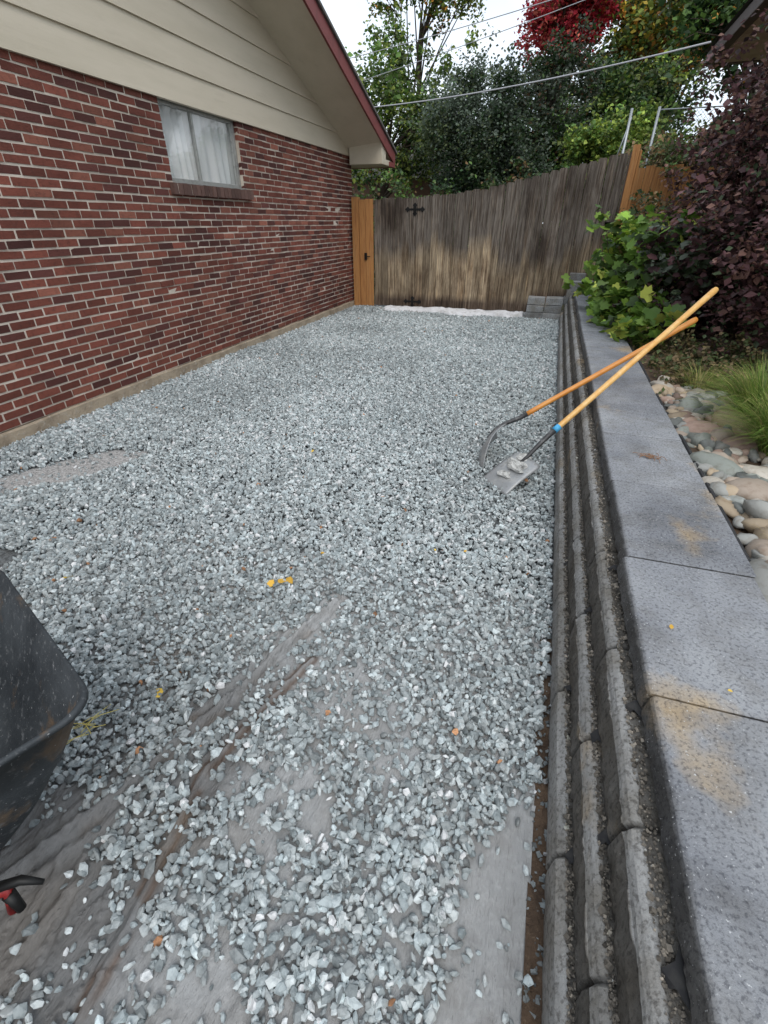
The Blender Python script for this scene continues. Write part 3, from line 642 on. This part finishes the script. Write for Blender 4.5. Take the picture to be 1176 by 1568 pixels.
# ------------------------------------------------------------------ neighbour's house (right)
nb=empty('neighbour_house')
L_=[];C_=[]
for r in range(48):
    z0=r*CH+.006; y=9.9-(r%2)*.1
    while y>3.5: L_.append((2.3,2.36,y-.2,y,z0,z0+.055)); y-=.211; C_.append(np.array([.25,.14,.11])*math.exp(rng.normal(0,.2)))
boxes('bricks',L_,m_brick,C_,parent=nb,jit=.001)
boxes('wall_core',[(2.31,8,3.4,9.95,-.05,3.45)],m_mortar,parent=nb)
boxes('eave_soffit',[(1.78,2.29,3,10.45,3.50,3.52),(2.29,8,9.96,10.45,3.50,3.52)],m_tanw,parent=nb)
boxes('gutter',[(1.66,1.77,2.95,10.55,3.49,3.64),(1.771,8,10.46,10.56,3.49,3.64)],m_brown,parent=nb,bevel=.01)
b=B(); b.add([(1.62,2.9,3.66),(1.62,10.6,3.66),(8,10.6,3.66),(8,2.9,3.66),(4.8,6.7,4.9)],[[0,4,1],[1,4,2],[2,4,3],[3,4,0]]); b.obj('roof',m_shingle,parent=nb)

# ------------------------------------------------------------------ overhead lines
def wire(p0,p1,sag,r):
    p0=Vector(p0);p1=Vector(p1); pts=[p0.lerp(p1,t)-Vector((0,0,sag*4*t*(1-t))) for t in np.linspace(0,1,24)]
    b=B(); b.tube(pts,r,6); return b.obj('overhead_cable',m_wire,smooth=True)
wire((-11,17,4.6),(1.66,10.5,3.75),.35,.013)
wire((-12,19,5.6),(4,9.5,4.9),.25,.008)
wire((-12,19,4.6),(6,12,6.2),.25,.008)

# ------------------------------------------------------------------ wheelbarrow
wbm=empty('wheelbarrow')
E=Vector((.92,-.39,0)).normalized(); Fw=Vector((.39,.92,0)).normalized(); NC_=Vector((-.79,.40,0))-E*.33
MW=Matrix(((E.x,Fw.x,0,NC_.x),(E.y,Fw.y,0,NC_.y),(0,0,1,0),(0,0,0,1)))
def rring(w_,ya,yb,r,z,n=7,wb=None):
    pts=[]; wb=w_ if wb is None else wb
    for (cx,cy,a0) in [(w_-r,yb-r,0),(-w_+r,yb-r,90),(-wb+r,ya+r,180),(wb-r,ya+r,270)]:
        for k in range(n): a=math.radians(a0+90*k/(n-1)); pts.append((cx+r*math.cos(a),cy+r*math.sin(a),z))
    return pts
rings=[rring(.358,-.98,.018,.07,.640),rring(.358,-.98,.018,.07,.65),rring(.350,-.97,.010,.07,.653),rring(.318,-.88,-.05,.07,.53),rring(.27,-.80,-.14,.07,.38),rring(.235,-.76,-.22,.07,.29),rring(.20,-.72,-.27,.07,.265),rring(.08,-.55,-.4,.05,.26)]
V=[p for r in rings for p in r]; m_=28; F=[[i*m_+k,i*m_+(k+1)%m_,(i+1)*m_+(k+1)%m_,(i+1)*m_+k] for i in range(len(rings)-1) for k in range(m_)]+[[len(V)-m_+k for k in range(m_)]]
b=B(); b.add(V,F); o=b.obj('tray',m_tub,smooth=True,parent=wbm,M=MW); md=o.modifiers.new('s','SOLIDIFY'); md.thickness=.006
b=B()
for s in(-1,1):
    b.tube([(s*.06,-.55,.2),(s*.15,-.62,.24),(s*.20,-.80,.24),(s*.27,-1.1,.5),(s*.28,-1.5,.6)],.017,8)
    b.tube([(s*.2,-.82,.24),(s*.24,-.86,.02),(s*.24,-1.02,.02),(s*.22,-.98,.40)],.014,8)
b.tube([(-.24,-.90,.13),(.24,-.90,.13)],.012,6)
b.obj('frame',m_redp,smooth=True,parent=wbm,M=MW)
b=B(); R1,r1=.13,.045
for i in range(28):
    for j in range(10):
        a=i/28*6.2832; c_=j/10*6.2832; b.v.append((r1*math.sin(c_),-.56+(R1+r1*math.cos(c_))*math.cos(a),.177+(R1+r1*math.cos(c_))*math.sin(a)))
for i in range(28):
    for j in range(10): b.f.append([i*10+j,((i+1)%28)*10+j,((i+1)%28)*10+(j+1)%10,i*10+(j+1)%10])
b.obj('tyre',m_rubber,smooth=True,parent=wbm,M=MW)
b=B(); b.tube([(-.02,-.56,.177),(.02,-.56,.177)],.09,16); b.tube([(-.08,-.56,.177),(.08,-.56,.177)],.012,8); b.obj('wheel_hub',m_redp,parent=wbm,M=MW)
b=B(); b.tube([(-1.22,.02,.22),(-1.05,.10,.22),(-.955,.165,.21),(-.945,.15,.15)],[.018,.018,.016,.014],10); b.obj('release_arm',m_redp,smooth=True,parent=wbm)
b=B(); b.tube([(-.98,.15,.222),(-.93,.185,.225),(-.885,.20,.215)],[.013,.011,.006],8); b.tube([(-.95,.16,.20),(-.93,.155,.15)],[.014,.010],8); b.obj('release_lever',m_iron,smooth=True,parent=wbm)

# ------------------------------------------------------------------ shovels
def frame(o,d,nrm):
    d=d.normalized(); n=Vector(nrm); n=(n-d*n.dot(d)).normalized(); s=d.cross(n)
    return Matrix(((s.x,n.x,d.x,o.x),(s.y,n.y,d.y,o.y),(s.z,n.z,d.z,o.z),(0,0,0,1)))
def shovel(tip,top,sock,end,nrm,round_pt,mh,tape=False,bw=.12,bow=.03):
    e=empty('shovel'); tip=Vector(tip); top=Vector(top); sock=Vector(sock); end=Vector(end); bl=(top-tip).length
    MM=frame(tip,top-tip,nrm); b=B(); nu,nv=15,16
    for j in range(nv):
        t=j/(nv-1)
        if round_pt: wd=bw*min(1,(t/.5)**.6+.05)*(1-.15*max(0,t-.6)/.4)
        else: wd=bw*(1-.04*t)
        if t>.95: wd*=.9
        for i in range(nu):
            u=-1+2*i/(nu-1); conc=(.035*u*u if round_pt else .02*abs(u)**6)*(.3+.7*t)
            b.v.append((u*wd,-conc+bow*math.sin(t*math.pi),t*bl))
    for j in range(nv-1):
        for i in range(nu-1): q=j*nu+i; b.f.append([q,q+1,q+nu+1,q+nu])
    o=b.obj('blade',m_blade,smooth=True,parent=e,M=MM); md=o.modifiers.new('s','SOLIDIFY'); md.thickness=.004; md.offset=0
    hd=(end-sock).normalized(); n=(MM.to_3x3()@Vector((0,1,0)))
    q0=tip.lerp(top,.72)+n*(bow*.8+.004); q1=top+n*.010; q2=top.lerp(sock,.35)+n*.012; q3=sock-hd*.05
    b=B(); b.tube([q0,q1,q2,q3,sock+hd*.01],[.006,.013,.015,.0175,.0195],12); b.obj('socket',m_socket,smooth=True,parent=e)
    b=B(); Ln=(end-sock).length; zz=[0,.06,Ln*.5,Ln*.8,Ln-.12,Ln-.03,Ln-.008,Ln]; rr=[.018,.019,.019,.0195,.021,.022,.018,.008]
    b.tube([sock+hd*z for z in zz],rr,14); b.obj('handle',mh,smooth=True,parent=e)
    if tape:
        b=B(); b.tube([sock+hd*.005,sock+hd*.05],.022,14); b.obj('tape_band',m_blue,smooth=True,parent=e)
    return e
tA=Vector((-.15,2.80,.015)); eA=Vector((1.07,3.99,1.12)); dA=(eA-tA)/(eA-tA).length
shovel(tA,tA+dA*.32+Vector((0,0,-.02)),(.175,3.125,.318),eA,(-.45,-.5,.85),False,m_handle,True,bw=.125,bow=.012)
shovel((-.266,3.05,.0),(-.203,3.40,.185),(-.022,3.55,.264),(1.043,4.11,.909),(-1,.1,.45),True,m_handle2,bw=.12,bow=.05)
b=B(); 
def lump(c,s,rz):
    v=sv.copy(); v=v*(1+.22*np.sin(v[:,:1]*5+c[0]*40)*np.cos(v[:,1:2]*6)+rng.normal(0,.10,v.shape)); v=v*np.array(s); Rz=Matrix.Rotation(rz,3,'Z')
    b.add([tuple(Rz@Vector(q)+Vector(c)) for q in v],sf.tolist())
lump((-.035,2.93,.130),(.05,.10,.030),.5); lump((.02,3.0,.15),(.05,.045,.035),0); lump((-.09,2.87,.085),(.035,.05,.018),1.1); lump((.055,2.93,.12),(.03,.03,.025),.3); lump((.01,2.91,.14),(.03,.04,.025),.9)
b.obj('dried_concrete_lump',m_plaster)

# ------------------------------------------------------------------ fallen leaves
P=np.array([[-1.12,.79,.045],[-.99,1.48,.05],[-1.03,1.45,.05],[-.96,1.50,.045],[-2.0,1.2,.04],[-.9,1.75,.045],[-.35,1.95,.05],[-1.35,.62,.045],[.6,1.0,.49],[.5,1.2,.49],[-1.5,2.9,.04],[-.2,2.0,.04],[-1.2,1.2,.04]])
C=palcol(len(P),[[.85,.58,.10],[.8,.48,.08]],[2,1],.1)
T=leaves(P,.055,C,up=2.5,aspect=1.1,tmpl=LEAF); s_=np.array([1.1,1.1,.9,.6,.7,.3,.3,.5,.3,.3,.5,.35,.3])[:,None,None]; T=(T-P[:,None])*s_+P[:,None]
batch('fallen_leaves',T,np.arange(6)[None],m_leaf,C)
b=B()
for i in range(9):
    a=rng.uniform(0,3.14); c_=Vector((-1.25+rng.normal(0,.03),.60+rng.normal(0,.03),.05)); d_=Vector((math.cos(a),math.sin(a),0))*rng.uniform(.03,.07); b.tube([c_-d_,c_+Vector((0,0,.012)),c_+d_],.0016,4)
b.obj('straw',M('straw_stalks',(.6,.5,.15),.7))
b=B()
for i in range(26):
    a=rng.uniform(0,3.14); c_=Vector((.62+rng.normal(0,.035),2.47+rng.normal(0,.02),.489)); d_=Vector((math.cos(a),math.sin(a),0))*rng.uniform(.01,.04); b.tube([c_-d_,c_+Vector((0,0,.006)),c_+d_],.0015,4)
b.obj('twig_debris',M('twigs',(.25,.14,.08),.9))
print('DONE',len(bpy.data.objects))
